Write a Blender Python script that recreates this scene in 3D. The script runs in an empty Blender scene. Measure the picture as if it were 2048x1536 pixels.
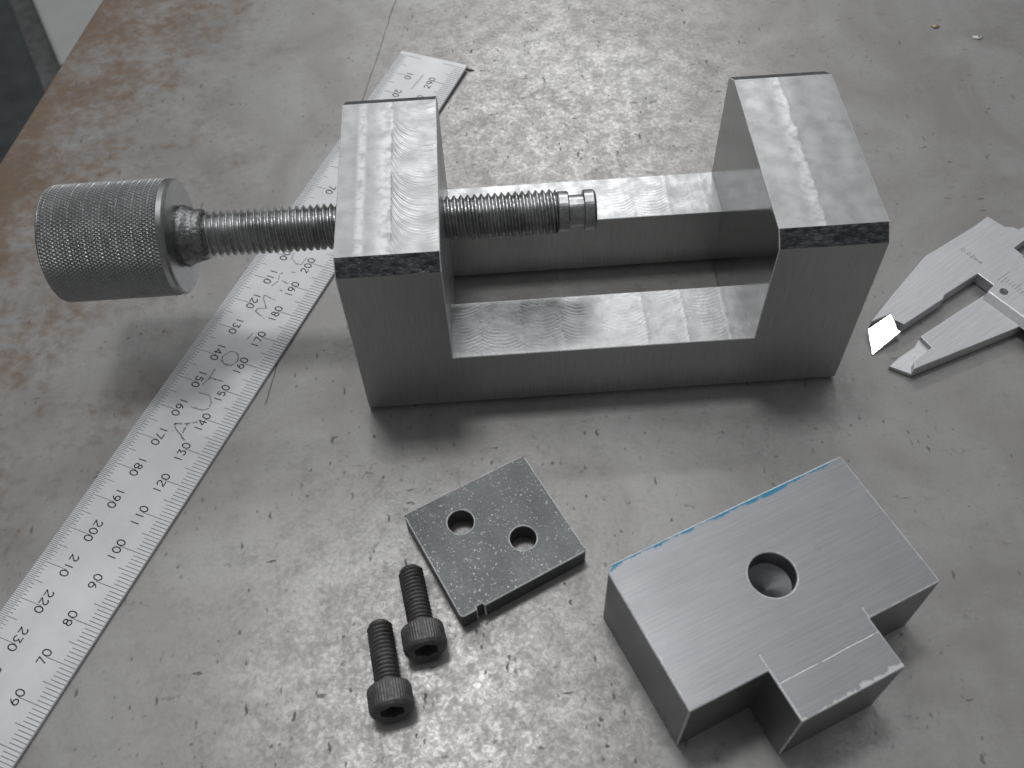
import bpy, bmesh, math, random
from mathutils import Vector, Matrix
random.seed(7)
S = 0.001                      # everything below is measured in millimetres
sc = bpy.context.scene
COL = sc.collection

# ------------------------------------------------------------------ camera
cam_d = bpy.data.cameras.new('camera'); cam = bpy.data.objects.new('camera', cam_d)
COL.objects.link(cam); sc.camera = cam
cam.location = (0.036027, -0.150024, 0.219878)
M = Matrix(((0.9976813925, 0.0671981932, -0.0107815517),
            (-0.0610803758, 0.8142215606, -0.5773321730),
            (-0.0300171070, 0.5766521075, 0.8164381913)))
cam.rotation_euler = M.to_euler('XYZ')
cam_d.sensor_width = 36.0; cam_d.lens = 36.0 * 1961.93 / 2048.0
cam_d.clip_start = 0.01; cam_d.clip_end = 50.0
cam_d.dof.use_dof = True; cam_d.dof.focus_distance = 0.262; cam_d.dof.aperture_fstop = 26.0

# ------------------------------------------------------------------ light: dim workshop, fluorescent strip lamps on the ceiling, plus an added overhead fill
w = bpy.data.worlds.new('World'); sc.world = w; w.use_nodes = True
bg = w.node_tree.nodes['Background']; bg.inputs[0].default_value = (0.96, 0.98, 1.0, 1); bg.inputs[1].default_value = 0.135
def strip(name, loc, size, power, rz=0.0, col=(0.97, 0.99, 1.0)):
    l = bpy.data.lights.new(name, 'AREA'); l.shape = 'RECTANGLE'; l.size, l.size_y = size
    l.energy = power; l.color = col
    o = bpy.data.objects.new(name, l); COL.objects.link(o); o.location = loc; o.rotation_euler = (0, 0, rz)
    return o
strip('far_strip_lamp', (0.27, 2.18, 1.75), (0.8, 0.24), 17.0)
strip('near_strip_lamp', (-0.12, 0.44, 1.75), (0.34, 0.26), 7.0)
strip('overhead_fill', (0.1, 1.4, 1.95), (3.6, 3.0), 16.0)  # broad unseen fill, added so upward metal faces have something bright to reflect
vs = sc.view_settings; vs.view_transform = 'Standard'; vs.look = 'None'; vs.exposure = -0.08; vs.gamma = 1.0; vs.use_curve_mapping = False

# ------------------------------------------------------------------ node helpers
class NT:
    def __init__(s, name):
        s.m = bpy.data.materials.new(name); s.m.use_nodes = True
        s.t = s.m.node_tree; s.t.nodes.clear()
        s.out = s.t.nodes.new('ShaderNodeOutputMaterial'); s.p = s.t.nodes.new('ShaderNodeBsdfPrincipled')
        s.t.links.new(s.p.outputs[0], s.out.inputs[0])
        tc = s.t.nodes.new('ShaderNodeTexCoord'); mp = s.t.nodes.new('ShaderNodeMapping')
        mp.inputs['Scale'].default_value = (1000, 1000, 1000)
        s.t.links.new(tc.outputs['Object'], mp.inputs[0]); s.P = mp.outputs[0]     # millimetres
        sp = s.t.nodes.new('ShaderNodeSeparateXYZ'); s.t.links.new(s.P, sp.inputs[0]); s.x, s.y, s.z = sp.outputs
    def put(s, sock, v):
        if isinstance(v, bpy.types.NodeSocket): s.t.links.new(v, sock)
        elif isinstance(v, (tuple, list)): sock.default_value = (*v, 1) if len(v) == 3 and len(sock.default_value) == 4 else v
        else: sock.default_value = v
    def mt(s, op, a, b=0.0, c=0.0, clamp=False):
        n = s.t.nodes.new('ShaderNodeMath'); n.operation = op; n.use_clamp = clamp
        for i, v in enumerate((a, b, c)): s.put(n.inputs[i], v)
        return n.outputs[0]
    def vec(s, a, b, c):
        n = s.t.nodes.new('ShaderNodeCombineXYZ')
        for i, v in enumerate((a, b, c)): s.put(n.inputs[i], v)
        return n.outputs[0]
    def scale(s, v, sx, sy, sz, rz=0.0):
        n = s.t.nodes.new('ShaderNodeMapping'); s.put(n.inputs[0], v); n.inputs['Scale'].default_value = (sx, sy, sz); n.inputs['Rotation'].default_value = (0, 0, rz)
        return n.outputs[0]
    def noise(s, scale, detail=3.0, rough=0.55, v=None, dist=0.0, col=False):
        n = s.t.nodes.new('ShaderNodeTexNoise'); s.put(n.inputs['Vector'], v or s.P)
        n.inputs['Scale'].default_value = scale; n.inputs['Detail'].default_value = detail
        n.inputs['Roughness'].default_value = rough; n.inputs['Distortion'].default_value = dist
        return n.outputs[1 if col else 0]
    def voro(s, scale, v=None, feat='F1'):
        n = s.t.nodes.new('ShaderNodeTexVoronoi'); n.feature = feat; s.put(n.inputs['Vector'], v or s.P); n.inputs['Scale'].default_value = scale
        return n.outputs['Distance'], n.outputs['Color']
    def sep(s, c):
        n = s.t.nodes.new('ShaderNodeSeparateColor'); s.put(n.inputs[0], c); return n.outputs
    def mr(s, v, a, b, c=0.0, d=1.0, smooth=True):
        n = s.t.nodes.new('ShaderNodeMapRange'); n.interpolation_type = 'SMOOTHSTEP' if smooth else 'LINEAR'
        for i, q in enumerate((v, a, b, c, d)): s.put(n.inputs[i], q)
        return n.outputs[0]
    def mix(s, f, a, b):
        n = s.t.nodes.new('ShaderNodeMix'); n.data_type = 'RGBA'
        s.put(n.inputs[0], f); s.put(n.inputs[6], a); s.put(n.inputs[7], b); return n.outputs[2]
    def white1(s, v):
        n = s.t.nodes.new('ShaderNodeTexWhiteNoise'); n.noise_dimensions = '1D'; s.put(n.inputs['W'], v); return n.outputs[0]
    def warp(s, amt, scale):
        c = s.noise(scale, 2, col=True)
        a = s.t.nodes.new('ShaderNodeVectorMath'); a.operation = 'SUBTRACT'; s.put(a.inputs[0], c); a.inputs[1].default_value = (.5, .5, .5)
        b = s.t.nodes.new('ShaderNodeVectorMath'); b.operation = 'SCALE'; s.put(b.inputs[0], a.outputs[0]); b.inputs['Scale'].default_value = amt
        d = s.t.nodes.new('ShaderNodeVectorMath'); d.operation = 'ADD'; s.put(d.inputs[0], s.P); s.put(d.inputs[1], b.outputs[0])
        return d.outputs[0]
    def bump(s, h_mm, strength=1.0):
        n = s.t.nodes.new('ShaderNodeBump'); n.inputs['Distance'].default_value = S; n.inputs['Strength'].default_value = strength
        s.put(n.inputs['Height'], h_mm); s.t.links.new(n.outputs[0], s.p.inputs['Normal'])
    def fin(s, base, rough, metal=1.0, spec=0.5, aniso=0.0):
        s.put(s.p.inputs['Base Color'], base); s.put(s.p.inputs['Roughness'], rough); s.put(s.p.inputs['Metallic'], metal)
        s.p.inputs['Specular IOR Level'].default_value = spec; s.p.inputs['Anisotropic'].default_value = aniso
        return s.m

def g(v, t=(1, 1, 1)): return (v * t[0], v * t[1], v * t[2])

# ------------------------------------------------------------------ materials
def mat_bench():
    n = NT('worn_bench_steel')
    wp = n.warp(5.0, 0.3)
    big = n.noise(0.022, 4, 0.6, dist=1.2); mid = n.noise(0.16, 5, 0.66, wp); fine = n.noise(1.1, 2, 0.6)
    base = n.mix(n.mr(big, 0.3, 0.7), g(0.31, (1.03, .98, .95)), g(0.41, (1.02, .985, .965)))
    base = n.mix(n.mr(mid, 0.45, 0.72, 0, .26), base, g(0.24, (1.04, 1.0, .97)))
    base = n.mix(n.mr(fine, 0.4, 0.75, 0, .25), base, g(0.27))
    # rust and brown handling stains along the bench edge
    dx, dy = 17.1 / 88.47, 86.8 / 88.47
    d = n.mt('SUBTRACT', n.mt('MULTIPLY', n.mt('ADD', n.x, 125.8), dy), n.mt('MULTIPLY', n.mt('SUBTRACT', n.y, 113.7), dx))   # mm from the edge
    rn = n.noise(0.035, 5, 0.66, wp); rf = n.noise(0.28, 4, 0.62)
    rm = n.mt('ADD', n.mr(d, 0, 125, 0.62, -0.36, False), n.mt('MULTIPLY', n.mt('SUBTRACT', rn, 0.5), 1.7))
    rm = n.mt('ADD', rm, n.mt('MULTIPLY', n.mt('SUBTRACT', rf, 0.5), 0.9))
    rm = n.mr(rm, 0.0, 0.8, 0, 0.85)
    base = n.mix(rm, base, n.mix(rf, (0.10, 0.055, 0.026), (0.24, 0.145, 0.075)))
    base = n.mix(n.mr(mid, 0.36, 0.28, 0, 0.4), base, (0.25, 0.19, 0.165))
    # small dark pits and slivers
    wv = n.warp(1.4, 0.7)
    d1, c1 = n.voro(0.50, n.scale(wv, 1.0, 0.6, 1, 0.5)); s1 = n.sep(c1)
    p1 = n.mt('MULTIPLY', n.mr(d1, 0.08, 0.24, 1, 0), n.mr(s1[0], 0.3, 0.85, 0, 1.0))
    d2, c2 = n.voro(0.15, n.scale(wv, 0.6, 1.9, 1, -0.7)); s2 = n.sep(c2)
    p2 = n.mt('MULTIPLY', n.mr(d2, 0.06, 0.14, 1, 0), n.mr(s2[1], 0.45, 0.95))
    d3, c3 = n.voro(0.12, n.scale(wv, 2.0, 0.6, 1, 0.25)); s3 = n.sep(c3)
    p3 = n.mt('MULTIPLY', n.mr(d3, 0.05, 0.12, 1, 0), n.mr(s3[2], 0.5, 0.95))
    p1 = n.mt('MULTIPLY', p1, n.mr(n.noise(.045, 3, .6), .38, .62, .15, 1))
    pits = n.mt('MAXIMUM', n.mt('MAXIMUM', p1, p2), p3)
    sc1 = n.mr(n.noise(.5, 2, .5, n.scale(wp, .07, 1.6, 1, .95)), .70, .76, 0, .35)
    sc2 = n.mr(n.noise(.5, 2, .5, n.scale(wp, .06, 1.8, 1, -.35)), .71, .77, 0, .35)
    pits = n.mt('MAXIMUM', pits, n.mt('MAXIMUM', sc1, sc2))
    # one long scribed line running under the rule
    ax, ay, bx_, by_ = SCR
    L = math.hypot(bx_ - ax, by_ - ay); nx, ny = -(by_ - ay) / L, (bx_ - ax) / L
    ld = n.mt('ABSOLUTE', n.mt('ADD', n.mt('ADD', n.mt('MULTIPLY', n.mt('SUBTRACT', n.x, ax), nx), n.mt('MULTIPLY', n.mt('SUBTRACT', n.y, ay), ny)), n.mt('MULTIPLY', n.mt('SUBTRACT', big, .5), 3.0)))
    line = n.mt('MULTIPLY', n.mr(ld, 0.10, 0.26, 1, 0), n.mt('MULTIPLY', n.mr(n.y, 3, 5), n.mr(mid, .3, .42)))
    dark = n.mt('MAXIMUM', n.mt('MULTIPLY', pits, 0.55), n.mt('MULTIPLY', line, 0.75))
    base = n.mix(dark, base, (0.06, 0.055, 0.055))
    # bright polished flakes between duller metal
    flake = n.mr(n.noise(0.75, 4, .72, dist=.6), 0.36, 0.66)
    ro = n.mt('ADD', n.mt('MULTIPLY', flake, -0.09), n.mr(mid, 0.3, 0.7, 0.38, 0.50))
    ro = n.mt('ADD', ro, n.mt('MULTIPLY', n.mt('MAXIMUM', rm, pits), 0.18), clamp=True)
    me = n.mt('SUBTRACT', n.mr(flake, 0, 1, .36, .46), n.mt('MULTIPLY', n.mt('MAXIMUM', rm, pits), 0.3), clamp=True)
    n.bump(n.mt('MULTIPLY', n.noise(0.9, 3, .7), 0.015))
    return n.fin(base, ro, me)

def mat_ground(name='ground_steel', base=0.46, rough=0.30, ax='z', amp=0.0016, tint=(1, 1, 1.0), metal=1.0):
    n = NT(name)
    sv = {'z': (6, 6, .12), 'x': (.12, 6, 6), 'y': (6, .12, 6)}[ax]
    st = n.noise(0.8, 3, .6, n.scale(n.P, *sv)); bl = n.noise(0.05, 4, .6); sm = n.noise(.35, 4, .6)
    col = n.mix(n.mr(st, .3, .7), g(base * .86, tint), g(base * 1.06, tint)); col = n.mix(n.mr(sm, .6, .75, 0, .25), col, g(base * .7, tint))
    n.bump(n.mt('MULTIPLY', st, amp * 4))
    return n.fin(col, n.mt('ADD', n.mr(bl, .3, .7, rough - .05, rough + .07), n.mt('MULTIPLY', n.mt('SUBTRACT', st, .5), .12)), metal)

def mat_milled_rail():
    n = NT('milled_rail_steel')
    wob = n.mt('MULTIPLY', n.mt('SUBTRACT', n.noise(0.25, 3), .5), 1.6)
    rail = n.mr(n.y, 30, 31, 0, 40)
    u = n.mt('DIVIDE', n.mt('ADD', n.mt('ADD', n.x, wob), rail), 10.6)
    fl = n.mt('FLOOR', u); fr = n.mt('FRACT', u); r = n.white1(fl); r2 = n.white1(n.mt('ADD', fl, 33.3))
    tilt = n.mt('MULTIPLY', n.mt('MULTIPLY', n.mt('SUBTRACT', r, .5), fr), 0.55)
    cur = n.mt('MULTIPLY', n.mt('MULTIPLY', n.mt('MULTIPLY', fr, n.mt('SUBTRACT', 1.0, fr)), n.mt('SUBTRACT', r2, .35)), 0.6)
    w_ = n.mt('MULTIPLY', n.mt('SUBTRACT', fr, .5), 10.6)
    arc = n.mt('SQRT', n.mt('MAXIMUM', n.mt('SUBTRACT', 64.0, n.mt('MULTIPLY', w_, w_)), 0.0))
    ph = n.mt('MULTIPLY', n.mt('ADD', n.y, arc), 5.5)
    arcs = n.mt('MULTIPLY', n.mt('SINE', n.mt('ADD', ph, n.mt('MULTIPLY', n.noise(.4, 3), 6.0))), n.mr(n.noise(.12, 2), .4, .65, 0, 0.007))
    bl = n.noise(.16, 3, .6, n.warp(5, .15))
    h = n.mt('ADD', n.mt('ADD', tilt, cur), n.mt('ADD', arcs, n.mt('MULTIPLY', bl, .10)))
    seam = n.mr(n.mt('ABSOLUTE', n.mt('SUBTRACT', fr, .5)), .40, .5)
    h = n.mt('ADD', h, n.mt('MULTIPLY', n.mt('MULTIPLY', seam, n.noise(.9, 3)), .04))
    h = n.mt('ADD', h, n.mt('MULTIPLY', n.noise(3.0, 1, .6, n.scale(n.P, 1, .15, 1)), .005))
    n.bump(h)
    col = n.mix(n.mr(n.noise(.3, 4), .35, .7), g(.49), g(.40))
    return n.fin(col, n.mr(n.noise(.22, 3), .3, .7, .33, .45), 1.0)

def mat_milled_top(name, split, arcs_on):
    LEAN = -0.012
    n = NT(name)
    rag = n.mt('MULTIPLY', n.mt('SUBTRACT', n.noise(.22, 4, .65), .5), 4.0)
    side = n.mr(n.mt('ADD', n.x, rag), split - .7, split + .7)
    lean = n.mt('MULTIPLY', side, LEAN)
    tlt = n.mt('ADD', n.mt('MULTIPLY', n.mt('MULTIPLY', side, n.mt('SUBTRACT', n.x, split)), -0.012), n.mt('MULTIPLY', n.mt('MULTIPLY', n.mt('SUBTRACT', 1.0, side), n.mt('SUBTRACT', n.x, split)), 0.010))
    wv = n.mt('MULTIPLY', n.mt('SINE', n.mt('ADD', n.mt('MULTIPLY', n.x, .75), n.mt('MULTIPLY', n.noise(.05, 2), 5.0))), 0.020)
    h = n.mt('ADD', n.mt('ADD', lean, tlt), wv)
    h = n.mt('ADD', h, n.mt('MULTIPLY', n.noise(.14, 4, .6, n.scale(n.warp(6, .12), .6, 1.5, 1)), .055))
    st = n.noise(1.3, 3, .6, n.scale(n.P, .15, 3, 1))
    h = n.mt('ADD', h, n.mt('MULTIPLY', st, .022))
    if arcs_on:
        w_ = n.mt('SUBTRACT', n.x, split + 8.2)
        arc = n.mt('SQRT', n.mt('MAXIMUM', n.mt('SUBTRACT', 62.0, n.mt('MULTIPLY', w_, w_)), 0.0))
        ph = n.mt('MULTIPLY', n.mt('ADD', n.y, n.mt('MULTIPLY', arc, 1.25)), 1.32)
        a1 = n.mt('SINE', n.mt('ADD', ph, n.mt('MULTIPLY', n.noise(.15, 3), 2.2)))
        a1 = n.mt('MULTIPLY', n.mt('ABSOLUTE', a1), 1.3)
        ph2 = n.mt('MULTIPLY', n.mt('ADD', n.y, n.mt('MULTIPLY', arc, 1.25)), 6.6)
        a2 = n.mt('SINE', n.mt('ADD', ph2, n.mt('MULTIPLY', n.noise(.2, 3), 5.0)))
        am = n.mr(n.noise(.11, 2), .38, .62, .1, 1)
        h = n.mt('ADD', h, n.mt('MULTIPLY', n.mt('MULTIPLY', n.mt('ADD', n.mt('MULTIPLY', a1, .030), n.mt('MULTIPLY', a2, .011)), am), n.mt('MAXIMUM', side, .12)))
    n.bump(h)
    xr = n.mt('SUBTRACT', n.mt('ADD', n.x, rag), split)
    streak = n.mt('MULTIPLY', n.mt('MULTIPLY', n.mr(xr, -4.5, -1.0), n.mr(xr, -.1, .3, 1, 0)), n.mr(n.noise(.35, 4, .7), .3, .65))
    bar = n.mt('MULTIPLY', n.mr(n.mt('ABSOLUTE', n.mt('SUBTRACT', n.x, 5.6)), .3, 1.6, 1, 0), n.mr(n.noise(.5, 3), .3, .6))  # bright stripe on the left jaw: a highlight painted into the base colour
    streak = n.mt('MAXIMUM', streak, bar)
    col = n.mix(n.mr(n.noise(.25, 4), .35, .7), g(.46), g(.38))
    col = n.mix(n.mt('MULTIPLY', streak, .8), col, g(.72))
    return n.fin(col, n.mt('ADD', n.mr(n.noise(.18, 3), .3, .7, .36, .48), n.mt('MULTIPLY', side, -.02)), 1.0)

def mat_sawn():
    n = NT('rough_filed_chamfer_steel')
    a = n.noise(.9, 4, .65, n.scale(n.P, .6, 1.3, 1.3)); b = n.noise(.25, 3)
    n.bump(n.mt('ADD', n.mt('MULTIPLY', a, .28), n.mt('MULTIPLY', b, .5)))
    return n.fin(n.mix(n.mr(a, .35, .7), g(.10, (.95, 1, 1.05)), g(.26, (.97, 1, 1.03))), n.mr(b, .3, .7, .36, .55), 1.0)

def mat_simple(name, base, rough, metal=1.0, var=.15, amp=.006, sc_=.8, tint=(1, 1, 1), spec=.5):
    n = NT(name)
    a = n.noise(sc_, 4, .6); b = n.noise(sc_ * .15, 3)
    n.bump(n.mt('MULTIPLY', a, amp))
    return n.fin(n.mix(n.mr(n.mt('ADD', n.mt('MULTIPLY', a, .5), n.mt('MULTIPLY', b, .5)), .35, .65), g(base * (1 - var), tint), g(base * (1 + var), tint)), n.mr(b, .3, .7, rough - .05, rough + .06), metal, spec)

def mat_plate():
    n = NT('dark_hardened_steel')
    a = n.noise(1.1, 4, .7); b = n.noise(.1, 4, .6); d, c = n.voro(2.6, n.warp(.8, 1.3)); f = n.sep(c)
    fl = n.mr(f[0], .86, 1.0)
    n.bump(n.mt('ADD', n.mt('MULTIPLY', a, .05), n.mt('MULTIPLY', n.mt('MULTIPLY', fl, f[1]), .03)))
    sc2 = n.mr(n.mt('ABSOLUTE', n.mt('SUBTRACT', n.mt('SUBTRACT', n.x, n.mt('MULTIPLY', n.y, .08)), 4.6)), .0, .5, .35, 0)
    col = n.mix(n.mr(n.mt('ADD', n.mt('MULTIPLY', a, .6), n.mt('MULTIPLY', b, .4)), .35, .68), g(.115, (.96, 1, 1.0)), g(.20, (.97, 1, .99)))
    col = n.mix(n.mt('MULTIPLY', fl, .4), col, g(.4)); col = n.mix(sc2, col, g(.12))
    return n.fin(col, n.mt('SUBTRACT', n.mr(a, .3, .7, .42, .58), n.mt('MULTIPLY', fl, .14)), .85)

def mat_tblock(W, H, x1, x2, y1):
    TY_ = y1
    n = NT('ground_block_steel')
    st = n.noise(.9, 3, .6, n.scale(n.P, .1, 5, 5)); a = n.noise(.3, 4, .65); b = n.noise(.05, 3)
    col = n.mix(n.mr(st, .3, .7), g(.29, (1, 1, 1.05)), g(.34, (1, 1, 1.04)))
    col = n.mix(n.mr(a, .62, .72, 0, .35), col, g(.26))
    # blue layout dye left along one edge
    edge = n.mt('SUBTRACT', H, n.y)
    wd = n.mt('ADD', n.mr(n.noise(.16, 4, .7), .35, .7, .45, 1.5), n.mr(n.x, 5, 0, 0, 1.2))
    blu = n.mt('MULTIPLY', n.mr(n.mt('SUBTRACT', edge, wd), -.25, .25, 1, 0), n.mr(n.mt('SUBTRACT', W, n.x), 1.0, 4.0))
    blu = n.mt('MULTIPLY', blu, n.mr(n.z, 22.8, 23.8))
    blu = n.mt('MULTIPLY', blu, n.mr(n.noise(.5, 3), .25, .5, .45, .95))
    # scribed setting-out lines
    def ln(v, at, wdt=.14): return n.mr(n.mt('ABSOLUTE', n.mt('SUBTRACT', v, n.mt('ADD', at, n.mt('MULTIPLY', n.mt('SUBTRACT', n.noise(.1, 1), .5), .3)))), wdt * .4, wdt, 1, 0)
    l1 = n.mt('MULTIPLY', ln(n.y, -3.1), n.mt('MULTIPLY', n.mr(n.x, x1, x1 + .2), n.mr(n.noise(.3, 3), .35, .5, .2, 1)))
    l2 = n.mt('MULTIPLY', ln(n.x, x1 + .1), n.mt('MULTIPLY', n.mr(n.y, 0, .2), n.mr(n.y, 3.6, 3.8, 1, 0)))
    l3 = n.mt('MULTIPLY', ln(n.x, x2 - .1), n.mt('MULTIPLY', n.mr(n.y, 0, .2), n.mr(n.y, 2.6, 2.8, 1, 0)))
    ls = n.mt('MULTIPLY', n.mt('MAXIMUM', n.mt('MAXIMUM', l1, l2), l3), n.mr(n.z, 24.0, 24.2))
    col = n.mix(n.mt('MULTIPLY', ls, .8), col, g(.8))
    we = n.mt('SUBTRACT', n.mt('ADD', n.y, TY_), n.mt('ADD', n.mr(n.x, x1, x2, .15, 1.1, False), n.mr(n.noise(.45, 4, .7), .35, .7, -.5, .7)))
    wear_glint = n.mt('MULTIPLY', n.mr(we, -.2, .25, 1, 0), n.mr(n.z, 23.6, 24.0))
    wear_glint = n.mt('MAXIMUM', wear_glint, n.mt('MULTIPLY', n.mt('MULTIPLY', n.mr(n.mt('SUBTRACT', n.x, n.mr(n.noise(.3, 3), .4, .7, 0, .5)), .1, .35, 1, 0), n.mr(n.y, 22, 14)), n.mr(n.z, 23.6, 24.0)))  # lower left edge: worn, with its glint painted pale into the colour
    col = n.mix(n.mt('MULTIPLY', wear_glint, .8), col, g(.72))
    col = n.mix(blu, col, (0.02, 0.27, 0.46))
    n.bump(n.mt('SUBTRACT', n.mt('ADD', n.mt('MULTIPLY', st, .0035), n.mt('MULTIPLY', a, .012)), n.mt('MULTIPLY', ls, .03)))
    ro = n.mt('ADD', n.mr(b, .3, .7, .36, .46), n.mt('MULTIPLY', blu, .1))
    return n.fin(col, ro, n.mt('SUBTRACT', 1.0, n.mt('MAXIMUM', n.mt('MULTIPLY', blu, .8), n.mt('MULTIPLY', wear_glint, .45))))

def mat_rule():
    n = NT('satin_chrome_rule')
    st = n.noise(.7, 3, .6, n.scale(n.P, .12, 4, 1)); a = n.noise(.15, 4, .6); sm = n.noise(.05, 4, .6, n.scale(n.P, .4, 1, 1))
    col = n.mix(n.mr(a, .3, .7), g(.80, (1, 1, 1.02)), g(.87, (1, 1, 1.02))); col = n.mix(n.mr(sm, .5, .75, 0, .3), col, g(.62))
    n.bump(n.mt('MULTIPLY', st, .006))
    return n.fin(col, n.mr(sm, .3, .7, .38, .48), .15)

# scribed line end points on the bench (mm)
SCR = (-29.0, 4.0, 5.0, 185.0)
M_BENCH = mat_bench()
M_GROUND = mat_ground('ground_steel_face', .60, .40, 'z')
M_JAWFACE = mat_ground('polished_jaw_face', .50, .13, 'z', .0003)
M_RAIL = mat_milled_rail()
M_TOPL = mat_milled_top('milled_steel_scalloped', 12.6, True)
M_TOPR = mat_milled_top('milled_steel_two_pass', 112.4, False)
M_SAWN = mat_sawn()
M_SCREW = mat_simple('oiled_thread_steel', .48, .36, 1, .25, .02, 1.2, (1, 1, 1))
M_KNOB = mat_simple('knurled_steel', .42, .36, 1, .12, .006, .8, (1, 1, 1))
M_BLACK = mat_simple('black_oxide_steel', .17, .52, .6, .35, .04, 1.3, (1.03, 1.0, 1.02))
M_PLATE = mat_plate()
M_RULE = mat_rule()
M_INK = mat_simple('engraved_black_ink', .06, .6, 0, .3, .0, .8, (.9, 1, 1.05))
M_INK2 = mat_simple('worn_engraved_ink', .16, .6, 0, .35, .0, .8, (.95, 1, 1.1))
M_SCRATCH = mat_simple('hand_scratched_mark', .46, .5, .3, .3, .0, .8, (1, .99, .96))
M_CAL = mat_ground('satin_caliper_steel', .72, .42, 'x', .001, (1, 1, 1.03), .5)
M_CALB = mat_simple('bright_caliper_tip', .85, .27, 1, .03, .0005)
M_EDGE = mat_simple('burred_bright_edge', .82, .5, .2, .2, .03, 1.5)
M_WELD = mat_simple('rough_weld_steel', .26, .42, 1, .4, .35, .9)
M_CALD = mat_simple('dark_strip_steel', .30, .35, 1, .2, .004)
M_FLOOR = mat_simple('dark_shop_floor', .055, .7, 0, .35, .0, .02, (.85, 1, 1.05))
M_CAB = mat_simple('pale_grey_paint', .40, .45, 0, .04, .0, .05, (.97, 1.0, .97))
M_CHIP = mat_simple('bright_swarf', .8, .2, 1, .1, .01)
M_CRUMB = mat_simple('brass_crumb', .30, .45, .7, .2, .02, 1.0, (1.1, .95, .5))

# ------------------------------------------------------------------ mesh helpers (coordinates in mm)
def link(name, me, parent=None, loc=(0, 0, 0), rot=(0, 0, 0), smooth=False):
    o = bpy.data.objects.new(name, me); COL.objects.link(o)
    o.location = Vector(loc) * S; o.rotation_euler = rot
    if parent: o.parent = parent
    return o
def from_data(name, V, F, mats, parent=None, loc=(0, 0, 0), rot=(0, 0, 0), smooth=False, mi=None):
    me = bpy.data.meshes.new(name); me.from_pydata([(a * S, b * S, c * S) for a, b, c in V], [], F)
    for m in (mats if isinstance(mats, (list, tuple)) else [mats]): me.materials.append(m)
    if mi: me.polygons.foreach_set('material_index', mi)
    if smooth: me.polygons.foreach_set('use_smooth', [True] * len(F))
    me.validate(); me.update()
    return link(name, me, parent, loc, rot)
def recalc(o):
    bm = bmesh.new(); bm.from_mesh(o.data); bmesh.ops.recalc_face_normals(bm, faces=bm.faces); bm.to_mesh(o.data); bm.free()
def bevel(o, wdt, seg=2, ang=30, mat=-1, clamp=True):
    bm = bmesh.new(); bm.from_mesh(o.data); bm.normal_update()          # only outward edges are worn
    lay = bm.edges.layers.float.get('bevel_weight_edge') or bm.edges.layers.float.new('bevel_weight_edge')
    for e in bm.edges: e[lay] = 1.0 if len(e.link_faces) == 2 and e.is_convex and e.calc_face_angle(0) > math.radians(ang) else 0.0
    bm.to_mesh(o.data); bm.free()
    b = o.modifiers.new('edge', 'BEVEL'); b.width = wdt * S; b.segments = seg; b.limit_method = 'WEIGHT'; b.harden_normals = False; b.material = mat; b.use_clamp_overlap = clamp
    return o
def empty(name, loc, label, cat, group=None, rot=(0, 0, 0)):
    o = bpy.data.objects.new(name, None); COL.objects.link(o); o.location = Vector(loc) * S; o.rotation_euler = rot
    o.empty_display_size = .01; tag(o, label, cat, group); return o
def tag(o, label, cat, group=None):
    o['label'] = label; o['category'] = cat
    if group: o['group'] = group
    return o
def lathe_x(prof, seg=64, jit=0.0):
    V = []; F = []
    for x, r in prof:
        for k in range(seg):
            a = 2 * math.pi * k / seg; rr = r + (random.uniform(-jit, jit) if jit and r > .1 else 0)
            V.append((x + (random.uniform(-jit, jit) if jit else 0), rr * math.cos(a), rr * math.sin(a)))
    n = len(prof)
    for i in range(n - 1):
        for k in range(seg):
            k2 = (k + 1) % seg; F.append((i * seg + k, i * seg + k2, (i + 1) * seg + k2, (i + 1) * seg + k))
    F.append(tuple(range(seg))); F.append(tuple(range((n - 1) * seg, n * seg))[::-1])
    return V, F
def thread_x(x0, x1, r, depth, pitch, seg=48, flat=.12):
    prof = [(0, 0), (.5 - flat * .5 - .0, -1), (.5 + flat * .5, -1), (1 - flat, 0)]
    prof = [(0.0, 0.0), (flat, 0.0), (.5, -1.0), (.5 + flat, -1.0)]
    V = []; F = []; rows = []
    t = x0 - pitch
    while t < x1 + pitch:
        for f, d in prof: rows.append((t + f * pitch, d))
        t += pitch
    ns = len(rows); w_ = seg + 1
    for k in range(w_):
        a = 2 * math.pi * k / seg
        for x, d in rows:
            xx = x + pitch * k / seg; rr = r + d * depth
            if xx < x0 or xx > x1: rr = min(rr, r - depth * .5)
            xx = min(max(xx, x0), x1)
            V.append((xx, rr * math.cos(a), rr * math.sin(a)))
    for k in range(seg):
        for i in range(ns - 1):
            a, b, c, d = k * ns + i, k * ns + i + 1, (k + 1) * ns + i + 1, (k + 1) * ns + i
            F.append((a, d, c, b))
    return V, F
def merge(*parts):
    V = []; F = []
    for v, f in parts:
        o = len(V); V += v; F += [tuple(i + o for i in q) for q in f]
    return V, F
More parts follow.
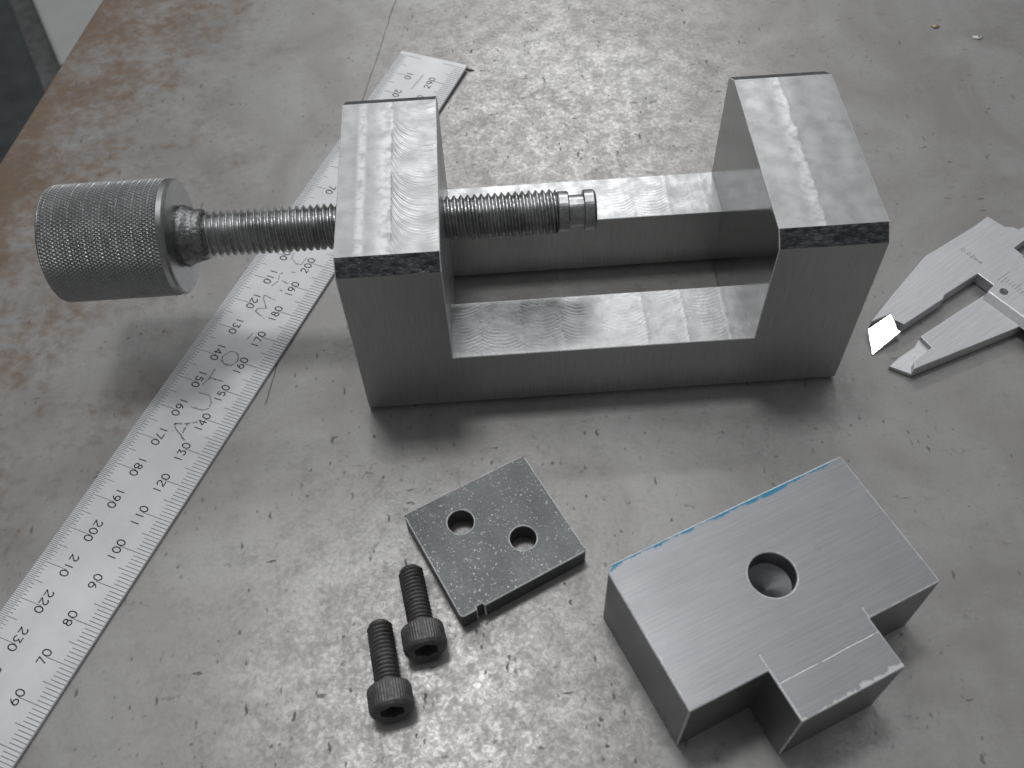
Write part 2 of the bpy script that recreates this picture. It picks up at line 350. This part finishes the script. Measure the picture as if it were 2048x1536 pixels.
def plate_mesh(name, outer, holes, z0, z1, mats, parent=None, loc=(0, 0, 0), rot=(0, 0, 0), blind=None, mi_side=0):
    """extruded outline with round holes; blind = depth of a drilled blind hole with a conical bottom"""
    bm = bmesh.new()
    def loop(pts, z):
        vs_ = [bm.verts.new((x * S, y * S, z * S)) for x, y in pts]
        es = [bm.edges.new((vs_[i], vs_[(i + 1) % len(vs_)])) for i in range(len(vs_))]
        return vs_, es
    circ = lambda c, n=40: [(c[0] + c[2] * math.cos(2 * math.pi * k / n), c[1] + c[2] * math.sin(2 * math.pi * k / n)) for k in range(n)]
    def cap(z, hs):
        ov, oe = loop(outer, z); hv = []; E = list(oe)
        for h in hs:
            v, e = loop(circ(h), z); hv.append(v); E += e
        r = bmesh.ops.triangle_fill(bm, use_beauty=True, use_dissolve=False, edges=E)
        return ov, hv
    ot, ht = cap(z1, holes); ob, hb = cap(z0, [] if blind else holes)
    def wall(a, b):
        for i in range(len(a)):
            j = (i + 1) % len(a); f = bm.faces.new((a[i], a[j], b[j], b[i])); f.material_index = mi_side
    wall(ot, ob)
    for i, h in enumerate(holes):
        if blind:
            v, e = loop(circ(h), z1 - blind); wall(ht[i], v)
            c = bm.verts.new((h[0] * S, h[1] * S, (z1 - blind - h[2] * .5) * S))
            for k in range(len(v)): bm.faces.new((v[k], v[(k + 1) % len(v)], c))
        else: wall(ht[i], hb[i])
    bmesh.ops.recalc_face_normals(bm, faces=bm.faces)
    me = bpy.data.meshes.new(name); bm.to_mesh(me); bm.free()
    for m in mats: me.materials.append(m)
    return link(name, me, parent, loc, rot)
def box(name, a, b, mat, parent=None, bev=0, loc=(0, 0, 0), rot=(0, 0, 0)):
    x0, y0, z0 = a; x1, y1, z1 = b
    V = [(x0, y0, z0), (x1, y0, z0), (x1, y1, z0), (x0, y1, z0), (x0, y0, z1), (x1, y0, z1), (x1, y1, z1), (x0, y1, z1)]
    F = [(3, 2, 1, 0), (4, 5, 6, 7), (0, 1, 5, 4), (1, 2, 6, 5), (2, 3, 7, 6), (3, 0, 4, 7)]
    o = from_data(name, V, F, mat, parent, loc, rot)
    if bev: bevel(o, bev)
    return o

# ------------------------------------------------------------------ setting: bench, floor
e0 = Vector((-125.8, 113.7)); ed = Vector((17.1, 86.8)).normalized()
pA = e0 - ed * 900; pB = e0 + ed * 900
bench = plate_mesh('bench', [(pA.x, pA.y), (1100, pA.y), (1100, pB.y), (pB.x, pB.y)], [], -38, 0, [M_BENCH])
bevel(bench, 1.2, 3)
bench['kind'] = 'structure'; bench['label'] = 'worn mottled steel bench top with rusty brown left edge'
fl = from_data('floor', [(-4000, -4000, -860), (4000, -4000, -860), (4000, 4000, -860), (-4000, 4000, -860)], [(0, 1, 2, 3)], M_FLOOR)
fl['kind'] = 'structure'
# pale cabinet standing beyond the bench edge
def ray(px, py, z):
    d = M @ Vector(((px - 1024) / 1961.93, (768 - py) / 1961.93, -1)); c = Vector((36.027, -150.024, 219.878))
    return c + d * ((z - c.z) / d.z)
cz = -330
c0 = ray(128, 108, cz); c1 = ray(82, 0, cz)
dirv = (c1 - c0); dirv.z = 0; dirv.normalize(); nrm = Vector((dirv.y, -dirv.x, 0))
cab = empty('cabinet', (c0.x, c0.y, -860), 'pale grey cabinet below the bench edge in the top left corner', 'cabinet', rot=(0, 0, math.atan2(dirv.y, dirv.x)))
cb = box('carcass', (-14, -430, 60), (520, 0, 860 + cz - 12), M_CAB, cab, 6)
ct = box('top_panel', (-14, -440, 860 + cz - 12), (530, 8, 860 + cz), M_CAB, cab, 4)
box('dark_side_strip', (-22, 8, 800 + cz - 4), (530, 34, 800 + cz + 10), M_CALD, cab, 3)  # darker strip added along the left side of the cabinet top
box('plinth', (0, -410, 0), (500, -20, 60), M_FLOOR, cab, 2)

# ------------------------------------------------------------------ the clamp vise
VL, VD, VH, CF, CB, JA, JB, HB, R1, R2 = 126.53, 61.39, 56.78, 3.37, 4.94, 24.23, 25.38, 20.81, 17.87, 16.2
vise = empty('machine_vise', (VL / 2, VD / 2, 0), 'machined steel screw vise with knurled knob, its screw reaching over the rule', 'vise')
def frame():
    xs = [0, JA, VL - JB, VL]; ys = [0, R1, VD - R2, VD]; zs = [0, HB, VH]
    full = lambda i, j, k: 0 <= i < 3 and 0 <= j < 3 and 0 <= k < 2 and ((i in (0, 2)) or (k == 0 and j in (0, 2)))
    bm = bmesh.new(); vd = {}
    def v(i, j, k):
        if (i, j, k) not in vd: vd[(i, j, k)] = bm.verts.new((xs[i] * S, ys[j] * S, zs[k] * S))
        return vd[(i, j, k)]
    for i in range(3):
        for j in range(3):
            for k in range(2):
                if not full(i, j, k): continue
                if not full(i - 1, j, k): bm.faces.new((v(i, j, k), v(i, j, k + 1), v(i, j + 1, k + 1), v(i, j + 1, k)))
                if not full(i + 1, j, k): bm.faces.new((v(i + 1, j, k), v(i + 1, j + 1, k), v(i + 1, j + 1, k + 1), v(i + 1, j, k + 1)))
                if not full(i, j - 1, k): bm.faces.new((v(i, j, k), v(i + 1, j, k), v(i + 1, j, k + 1), v(i, j, k + 1)))
                if not full(i, j + 1, k): bm.faces.new((v(i, j + 1, k), v(i, j + 1, k + 1), v(i + 1, j + 1, k + 1), v(i + 1, j + 1, k)))
                if not full(i, j, k - 1): bm.faces.new((v(i, j, k), v(i, j + 1, k), v(i + 1, j + 1, k), v(i + 1, j, k)))
                if not full(i, j, k + 1): bm.faces.new((v(i, j, k + 1), v(i + 1, j, k + 1), v(i + 1, j + 1, k + 1), v(i, j + 1, k + 1)))
    bmesh.ops.recalc_face_normals(bm, faces=bm.faces)
    bmesh.ops.dissolve_limit(bm, angle_limit=.01, verts=bm.verts, edges=bm.edges)
    be = [e for e in bm.edges if all(abs(q.co.z) < 1e-6 for q in e.verts) and len(e.link_faces) == 2]
    bmesh.ops.bevel(bm, geom=be, offset=1.2 * S, segments=1, affect='EDGES', profile=.5)
    # big hand-filed chamfers along the upper front and back edges of both jaws
    for yv, wd in ((0, CF), (VD, CB)):
        ee = [e for e in bm.edges if all(abs(q.co.z - VH * S) < 1e-6 and abs(q.co.y - yv * S) < 1e-6 for q in e.verts)]
        bmesh.ops.bevel(bm, geom=ee, offset=wd * S, segments=1, affect='EDGES', profile=.5)
    for q in bm.verts:
        if abs(q.co.y - VD * S) < 1e-6 and abs(q.co.z - (VH - CB) * S) < 1e-6: q.co.z = (VH - 2.9) * S
    bm.normal_update()
    for f in bm.faces:
        n = f.normal; c = f.calc_center_median() / S
        if n.z > .95: f.material_index = 2 if c.z < HB + 1 else (3 if c.x < VL / 2 else 4)
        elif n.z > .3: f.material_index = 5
        elif n.x < -.9 and c.x > 60: f.material_index = 1
        else: f.material_index = 0
    me = bpy.data.meshes.new('frame'); bm.to_mesh(me); bm.free()
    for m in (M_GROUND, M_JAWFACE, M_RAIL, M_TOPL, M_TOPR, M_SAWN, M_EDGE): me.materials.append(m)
    o = link('frame', me, vise, (-VL / 2, -VD / 2, 0)); bevel(o, .22, 2, 50, 6)
    return o
frame()
AY, AZ, TR = 31.4, 38.7, 5.85
SL = (-VL / 2, AY - VD / 2, AZ)
tV, tF = thread_x(-38.0, 53.2, TR, .95, 1.75, 56)
nV, nF = lathe_x([(52.6, 4.4), (53.2, 4.9), (53.8, 5.15), (56.0, 5.15), (56.3, 4.9), (56.3, 4.05), (60.0, 4.05), (60.0, 4.9), (60.3, 5.2), (62.6, 5.2), (63.2, 4.7)], 48)
V, F = merge((tV, tF), (nV, nF))
screw = from_data('clamp_screw', V, F, M_SCREW, vise, SL)
# ragged weld collar between knob and thread
V, F = lathe_x([(-43.6, 7.4), (-42.8, 7.7), (-42.0, 7.8), (-41.2, 7.6), (-40.4, 7.1), (-39.6, 6.7), (-38.9, 6.6), (-38.2, 6.6), (-37.5, 6.4), (-36.9, 6.1), (-36.5, 5.5), (-36.2, 4.9)], 40, .24)
col_ = from_data('weld_collar', V, F, M_WELD, screw, smooth=True)
# knurled knob: real diamond knurl
def knob():
    R, x0, x1, dp, na = 15.0, -73.4, -45.0, .32, 98
    lead = 2 * math.pi * R / math.tan(math.radians(32))         # axial advance of one turn of a groove
    seg = na * 6; nx = 170; V = []; F = []; tri = lambda t: abs((t % 1.0) - .5) * 2
    rings = [(-74.4, 13.6, 0), (-74.1, 14.3, 0), (-73.7, 14.75, 0)]
    rings += [(x0 + (x1 - x0) * i / nx, R, 1) for i in range(nx + 1)]
    rings += [(-44.85, 14.72, 0), (-43.6, 14.72, 0), (-43.1, 14.3, 0), (-43.0, 13.9, 0), (-43.0, 7.0, 0)]
    for x, r, kn in rings:
        for k in range(seg):
            a = 2 * math.pi * k / seg; rr = r
            if kn:
                u = na * (k / seg + x / lead * 1.0); v_ = na * (k / seg - x / lead * 1.0)
                gr = min(tri(u), tri(v_)); rr = r - dp + dp * min(1.0, gr * 1.5)
                if x - x0 < .5 or x1 - x < .35: rr -= .12
            V.append((x, rr * math.cos(a), rr * math.sin(a)))
    for i in range(len(rings) - 1):
        for k in range(seg):
            k2 = (k + 1) % seg; F.append((i * seg + k, i * seg + k2, (i + 1) * seg + k2, (i + 1) * seg + k))
    F.append(tuple(range(seg)))
    return V, F
V, F = knob(); kb = from_data('knob', V, F, M_KNOB, screw)

# ------------------------------------------------------------------ steel rule
RO = Vector((-95.325, -130.692)); RA = 1.137; RW = 25.77; REND = 302.1; RT = 1.0
rule = empty('steel_rule', (RO.x, RO.y, 0), 'long satin steel rule with engraved millimetre numbers lying slanted under the screw', 'ruler', rot=(0, 0, RA))
def lift(s):
    t = max(0.0, (s - 200) / 102.0); return 0.9 * t * t
def rule_body():
    n = 60; V = []; F = []
    for i in range(n + 1):
        s = -2.0 + (REND + 2.0) * i / n; z = lift(s)
        V += [(s, 0, z), (s, RW, z), (s, RW, z + RT), (s, 0, z + RT)]
    for i in range(n):
        a = i * 4; b = a + 4
        for k in range(4): F.append((a + k, a + (k + 1) % 4, b + (k + 1) % 4, b + k))
    F += [(0, 3, 2, 1), (n * 4, n * 4 + 1, n * 4 + 2, n * 4 + 3)]
    o = from_data('blade', V, F, M_RULE, rule); recalc(o); bevel(o, .15, 1, 40); return o
blade = rule_body()
ZT = RT + .02
V = []; F = []
def quad(s0, v0, s1, v1, wd, zt=ZT):
    d = Vector((s1 - s0, v1 - v0)); L = d.length
    if L < 1e-6: return
    d /= L; n = Vector((-d.y, d.x)) * wd / 2; b = len(V)
    for (s, v_) in ((s0 - n.x, v0 - n.y), (s1 - n.x, v1 - n.y), (s1 + n.x, v1 + n.y), (s0 + n.x, v0 + n.y)): V.append((s, v_, lift(s) + zt))
    F.append((b, b + 1, b + 2, b + 3))
for mm in range(0, 301):
    ln = 8.5 if mm % 10 == 0 else (5.6 if mm % 5 == 0 else 4.05)
    quad(mm, .15, mm, ln + random.uniform(-.08, .08), .17)
for hm in range(0, 601):
    mm = hm / 2; s = 300 - mm
    ln = 8.6 if hm % 20 == 0 else (5.1 if hm % 10 == 0 else (3.4 if hm % 2 == 0 else 2.4))
    quad(s, RW - .15, s, RW - ln + random.uniform(-.08, .08), .14)
gm = from_data('graduation_marks', V, F, M_INK2, rule); gm['kind'] = 'stuff'
def arc(cx, cy, rx, ry, a0, a1, n=10): return [(cx + rx * math.cos(math.radians(a0 + (a1 - a0) * i / n)), cy + ry * math.sin(math.radians(a0 + (a1 - a0) * i / n))) for i in range(n + 1)]
DG = {'0': [arc(.5, .5, .40, .5, 0, 360, 20)],
      '1': [[(.5, 0), (.5, 1)]],
      '2': [arc(.5, .72, .36, .28, 165, -35, 10) + [(.12, 0.02), (.9, 0.02)]],
      '3': [[(.14, .98), (.82, .98), (.45, .6)] + arc(.46, .3, .38, .3, 88, -150, 10)],
      '4': [[(.68, 0), (.68, 1), (.08, .3), (.92, .3)]],
      '5': [[(.82, .98), (.25, .98), (.2, .57)] + arc(.46, .32, .38, .32, 120, -140, 10)],
      '6': [arc(.5, .3, .37, .3, 0, 360, 16), [(.14, .36), (.3, .72), (.62, 1.0)]],
      '7': [[(.1, .98), (.88, .98), (.4, 0)]],
      '8': [arc(.5, .76, .30, .24, 0, 360, 14), arc(.5, .27, .38, .27, 0, 360, 14)],
      '9': [arc(.5, .7, .37, .3, 0, 360, 16), [(.86, .64), (.7, .28), (.38, 0.0)]]}
def numeral(txt, s, vc, flip):
    """digits engraved so that the graduation passes just before the last zero"""
    global V, F
    V = []; F = []; hgt, wd, adv, st = 2.15, 1.75, 2.12, .30
    q = -1 if flip else 1
    for i, ch in enumerate(txt):
        c = .95 - adv * (len(txt) - 1 - i) + random.uniform(-.06, .06)
        if ch == '1': c += .15
        jz = random.uniform(-.05, .05)
        for pl in DG[ch]:
            for (a, b) in zip(pl[:-1], pl[1:]):
                s0, v0 = c + (a[0] - .5) * wd, (a[1] - .5) * hgt + jz; s1, v1 = c + (b[0] - .5) * wd, (b[1] - .5) * hgt + jz
                L = math.hypot(s1 - s0, v1 - v0) or 1; ex, ey = (s1 - s0) / L * st * .3, (v1 - v0) / L * st * .3
                quad(s + q * (s0 - ex), vc + q * (v0 - ey), s + q * (s1 + ex), vc + q * (v1 + ey), st, ZT + .012)
    o = from_data('numeral', V, F, M_INK, rule); recalc(o)
for k in range(10, 300, 10):
    numeral(str(k), k, 8.8, False); numeral(str(k), 300 - k, RW - 8.45, True)
HAND = {'A': [[(138.6, 9.9), (137.0, 12.5), (136.0, 15.6), (134.9, 14.9), (132.4, 10.4)], [(136.9, 12.4), (134.1, 11.9)]],
        'U': [[(147.0, 14.9), (147.2, 11.5), (145.3, 9.9), (143.5, 9.5), (142.3, 10.7), (142.2, 14.6)]],
        'T': [[(155.7, 15.0), (152.3, 14.8), (149.8, 15.4)], [(152.5, 15.0), (152.5, 10.6)]],
        'O': [[(162.4, 14.1), (160.2, 15.2), (158.8, 14.8), (157.9, 13.2), (158.1, 11.3), (160.2, 10.3), (162.1, 11.3), (162.8, 13.0), (162.4, 14.1)]],
        '-': [[(170.4, 11.4), (167.6, 11.8)]],
        'M': [[(183.5, 11.4), (184.0, 15.3), (182.7, 15.0), (179.9, 12.3), (178.9, 14.7), (177.8, 14.8), (176.2, 10.9)]],
        'E': [[(193.8, 14.6), (192.8, 15.2), (190.3, 14.3), (188.0, 15.1)], [(195.1, 10.9), (194.8, 12.1)], [(190.9, 13.4), (190.3, 10.9)], [(187.5, 12.1), (187.2, 11.1)]],
        'C': [[(201.9, 15.3), (199.7, 14.8), (198.2, 12.5), (198.5, 10.8), (201.5, 10.7)]]}
for ch, pls in HAND.items():
    V = []; F = []
    for pl in pls:
        pts = []
        for a, b in zip(pl[:-1], pl[1:]):
            for i in range(6): pts.append((a[0] + (b[0] - a[0]) * i / 6 + random.uniform(-.09, .09), a[1] + (b[1] - a[1]) * i / 6 + random.uniform(-.09, .09)))
        pts.append(pl[-1])
        for a, b in zip(pts[:-1], pts[1:]):
            if random.random() < .93: quad(a[0], a[1], b[0] + (b[0] - a[0]) * .3, b[1] + (b[1] - a[1]) * .3, random.uniform(.2, .45) * (1.5 if ch == 'A' else 1), ZT + .006)
    o = from_data('scratched_letter', V, F, M_SCRATCH, rule); recalc(o)
# faint maker's mark and the punched stamp near the end
V = []; F = []
for i in range(9): quad(283.9 + i * .95, 13.6 - i * .11, 284.5 + i * .95, 13.5 - i * .11, .7, ZT + .006)
from_data('worn_stamp', V, F, M_SCRATCH, rule)

# ------------------------------------------------------------------ jaw plate with two holes
PA = (23.24, -63.45); PR = .45; PWD, PHT, PTH = 33.89, 30.73, 5.6
def rounded(w_, h_, r):
    return arc(w_ - r, h_ - r, r, r, 0, 90, 4) + arc(r, h_ - r, r, r, 90, 180, 4) + arc(r, r, r, r, 180, 270, 4) + [(4.3, 0), (4.35, .75), (5.9, .8), (6.1, 0)] + arc(w_ - r, r, r, r, 270, 360, 4)
pl = plate_mesh('jaw_plate', rounded(PWD, PHT, 1.0), [(11.3, 21.9, 3.2), (22.3, 10.5, 3.2)], 0, PTH + .6, [M_PLATE], loc=(PA[0], PA[1], 0), rot=(0, 0, PR))
pl.data.materials.append(M_EDGE); bevel(pl, .34, 2, 35, 1, False)
tag(pl, 'dark grey steel jaw plate with two drilled holes beside the black screws', 'plate')

# ------------------------------------------------------------------ sliding T-shaped block
TB = (68.59, -93.41); TBR = .39; TW, TH_, TT, TX1, TX2, TY = 61.7, 34.5, 24.37, 18.5, 43.4, 11.36
tb = empty('tee_block', (TB[0], TB[1], 0), 'tee-shaped ground steel block with blind hole and blue dye along one edge', 'steel block', rot=(0, 0, TBR))
M_TB = mat_tblock(TW, TH_, TX1, TX2, TY)
tbo = [(0, 0), (TX1, 0), (TX1, -TY), (TX2, -TY), (TX2, 0), (TW, 0), (TW, TH_), (1.6, TH_), (0, TH_ - 1.6)]
tbm = plate_mesh('body', tbo, [(31.1, 17.0, 5.15)], 0, TT, [M_TB], tb, blind=5.5)
tbm.data.materials.append(M_EDGE); bevel(tbm, .36, 2, 35, 1)

# ------------------------------------------------------------------ two black socket head cap screws
def cap_screw(name, tip, head, label):
    a = Vector((tip[0], tip[1], 0)); b = Vector((head[0], head[1], 0)); ang = math.atan2(b.y - a.y, b.x - a.x)
    tilt = math.asin(2.0 / 16.2)
    root = empty(name, (a.x, a.y, 0), label, 'screw', 'black cap screws beside the plate', rot=(0, 0, ang))
    R = (0, -tilt, 0); Z = (0, 0, 3.02)
    # shank with thread
    t = thread_x(.9, 15.0, 3.0, .55, 1.0, 40); tipm = lathe_x([(0, 2.2), (.3, 2.45), (.9, 2.6), (1.2, 2.5)], 40); neck = lathe_x([(14.6, 2.6), (16.2, 3.0)], 40)
    V_, F_ = merge(t, tipm, neck)
    from_data('shank', V_, F_, M_BLACK, root, Z, R)
    # knurled head with a hexagon socket
    seg = 96; V_ = []; F_ = []
    prof = [(16.0, 2.0, 0), (16.0, 4.5, 0), (16.25, 4.85, 0), (16.7, 5.0, 1), (20.6, 5.0, 1), (21.3, 4.9, 0), (21.9, 4.45, 0), (22.0, 4.2, 0)]
    for x, r, kn in prof:
        for k in range(seg):
            an = 2 * math.pi * k / seg; rr = r - (.09 if kn and k % 2 else 0); V_.append((x, rr * math.cos(an), rr * math.sin(an)))
    def hexr(an, ap=2.5): return ap / math.cos(((an + math.pi / 6) % (math.pi / 3)) - math.pi / 6)
    for x, ext in ((22.0, .12), (21.8, 0), (19.0, 0)):
        for k in range(seg):
            an = 2 * math.pi * k / seg; rr = hexr(an) + ext; V_.append((x, rr * math.cos(an), rr * math.sin(an)))
    n = len(prof) + 3
    for i in range(n - 1):
        for k in range(seg):
            k2 = (k + 1) % seg; F_.append((i * seg + k, i * seg + k2, (i + 1) * seg + k2, (i + 1) * seg + k))
    F_.append(tuple(range((n - 1) * seg, n * seg)))
    o = from_data('head', V_, F_, M_BLACK, root, Z, R); recalc(o)
    return root
t1, h1 = ray(758, 1248, 3), ray(783, 1412, 5.6)
t2, h2 = ray(820, 1139, 3), ray(850.5, 1291, 5.6)
cap_screw('cap_screw', t1, h1, 'black socket head cap screw lying farther from the plate, nearer the front')
cap_screw('cap_screw', t2, h2, 'black socket head cap screw lying right beside the dark plate')

# ------------------------------------------------------------------ vernier caliper, cut by the right edge of the picture
CP = (174.79, 30.38); J = Vector((-.8364, -.5482)); CANG = math.atan2(J.y, J.x)
cal = empty('vernier_caliper', (CP[0], CP[1], 0), 'satin steel vernier caliper with open jaws lying right of the vise', 'caliper', rot=(0, 0, CANG))
# local x runs out along the jaws, local y along the beam (towards the reading end)
zt = 4.0
fo = [(37.4, -6.8), (24.8, -9.8), (6.2, -13.75), (-2.9, -13.2), (-14.6, -12.7), (-20.9, -12.8), (-21.3, -6.9), (-23.2, -5.4), (-23.5, -3.9), (-25.6, -3.5), (-30, -2.0), (-36, -1.2), (-36, -.2), (-16.4, 0.1), (-16.0, 3.8), (-15.4, 4), (-15.4, 120), (0.08, 120), (0.08, 5.6), (0, 0), (13.6, -.62), (15.2, .1), (30.9, -.54), (31.7, -3.4), (31.0, -5.35)]
fj = plate_mesh('beam_and_fixed_jaw', fo[::-1], [], .2, zt, [M_CAL], cal); bevel(fj, .25, 2, 25)
def prism(name, top, bot, mat, bev=.12):
    n = len(top); V_ = list(top) + list(bot); F_ = [tuple(range(n)), tuple(range(2 * n - 1, n - 1, -1))] + [(i, n + i, n + (i + 1) % n, (i + 1) % n) for i in range(n)]
    o = from_data(name, V_, F_, mat, cal); recalc(o); bevel(o, bev, 1, 30); return o
# ground measuring tips slope down to a knife edge
ft = [(31.0, -5.35), (38.3, -6.4), (43.1, 0.0), (33.0, .33), (33.1, -.86), (31.7, -3.4)]
slope = lambda x, x0, z0, k: z0 - (x - x0) * k
prism('measuring_tip', [(a, b, slope(a, 31, 3.9, .30) - .03 * b) for a, b in ft], [(a, b, .1) for a, b in ft], M_CALB)
so = [(5.0, 6.2), (14.1, 5.6), (30.7, 4.9), (31.35, 9.25), (38.6, 9.45), (40.7, 11.2), (8.2, 19.0), (5.0, 19.4)]
sj = plate_mesh('sliding_jaw', so, [], .2, zt - .1, [M_CAL], cal); bevel(sj, .2, 2, 25)
st_ = [(30.7, 4.9), (33.6, 5.8), (38.9, 5.4), (43.1, 5.6), (40.7, 11.2), (38.6, 9.45), (31.35, 9.25)]
prism('measuring_tip', [(a, b, slope(a, 31, 2.6, .12)) for a, b in st_], [(a, b, .1) for a, b in st_], M_CAL)
sb = [(6.9, 6.7), (4.4, 6.2), (.9, 5.8), (-1.9, 7.2), (-1.9, 60), (6.9, 60)]
stp = [(4.6, 6.6), (4.2, 6.3), (1.0, 6.0), (-1.7, 7.4), (-1.7, 60), (4.6, 60)]
prism('slider_frame', [(a, b, 5.6) for a, b in stp], [(a, b, 3.7) for a, b in sb], M_CAL, .2)
Vr, Fr = lathe_x([(5.0, 1.2), (5.66, 1.2), (5.72, 1.0), (5.66, .3)], 24)
from_data('rivet', [(b, c, a) for a, b, c in Vr], Fr, M_BLACK, cal, (1.45, 9.2, 0))
V = []; F = []
def flat(s0, v0, s1, v1, wd, z):
    d = Vector((s1 - s0, v1 - v0)); L = d.length; d /= L; n = Vector((-d.y, d.x)) * wd / 2; b = len(V)
    for (s, v_) in ((s0 - n.x, v0 - n.y), (s1 - n.x, v1 - n.y), (s1 + n.x, v1 + n.y), (s0 + n.x, v0 + n.y)): V.append((s, v_, z))
    F.append((b, b + 1, b + 2, b + 3))
for i in range(60):
    flat(-2.2, 5 + i, -2.2 - (5.5 if i % 10 == 0 else (4.2 if i % 5 == 0 else 3.0)), 5 + i, .12, zt + .02)
o = from_data('graduation_marks', V, F, M_INK2, cal); recalc(o); o['kind'] = 'stuff'
LET = {'0': DG['0'], '.': [[(.45, 0), (.55, .05)]], '2': DG['2'], 'm': [[(.05, 0), (.05, .62)], [(.05, .5), (.3, .62), (.48, .5), (.48, 0)], [(.48, .5), (.75, .62), (.92, .5), (.92, 0)]]}
V = []; F = []; cx = 0.0
for ch in '0.02mm':
    for pl_ in LET[ch]:
        for a, b in zip(pl_[:-1], pl_[1:]): flat(-4.6 + a[1] * 1.3, -9.0 + cx + a[0] * 1.0, -4.6 + b[1] * 1.3, -9.0 + cx + b[0] * 1.0 + 1e-4, .13, zt + .02)
    cx += .6 if ch == '.' else 1.4
# lettering reads along the beam, tops towards the jaw tips' far side
for i, (a, b, c) in enumerate(V): V[i] = (-8.1 - a, b, c)
o = from_data('resolution_lettering', V, F, M_INK2, cal); recalc(o)

# ------------------------------------------------------------------ bits of swarf on the bench
def chip(name, px, py, ln, wd, ang, mat, label, cat, curl=.5):
    p_ = ray(px, py, 0); n = 7; V_ = []; F_ = []
    for i in range(n):
        t = i / (n - 1) - .5; y_ = curl * (t * t * 4) * wd; z = .15 + .45 * (1 - 4 * t * t)
        hw = wd * (.5 - abs(t) * .45) * random.uniform(.8, 1.2)
        V_ += [(t * ln, y_ - hw, max(z - .1, .02)), (t * ln, y_ + hw, z + random.uniform(0, .25)), (t * ln, y_ + hw, max(z - .25, .01)), (t * ln, y_ - hw, .01)]
    for i in range(n - 1):
        for k in range(4): F_.append((i * 4 + k, i * 4 + (k + 1) % 4, i * 4 + 4 + (k + 1) % 4, i * 4 + 4 + k))
    F_ += [(3, 2, 1, 0), (n * 4 - 4, n * 4 - 3, n * 4 - 2, n * 4 - 1)]
    o = from_data(name, V_, F_, mat, None, (p_.x, p_.y, 0), (0, 0, ang)); recalc(o); tag(o, label, cat)
chip('metal_chip', 1956, 77, 3.6, 1.3, -.2, M_CHIP, 'bright silver metal chip on the bench in the far right corner', 'metal chip')
chip('brass_chip', 1870, 55, 3.2, 1.1, -.4, M_CRUMB, 'small yellowish chip near the far right corner, left of the bright chip', 'metal chip')
chip('steel_sliver', 939, 141, 3.2, .5, -.35, M_BLACK, 'thin dark sliver lying at the far corner of the steel rule', 'metal chip')
chip('steel_curl', 872, 1330, 3.4, .35, .75, M_SCREW, 'fine dark curl of swarf below the head of a black screw', 'metal chip', 1.2)

sc.render.engine = 'CYCLES'
sc.cycles.max_bounces = 6; sc.cycles.diffuse_bounces = 3; sc.cycles.glossy_bounces = 4
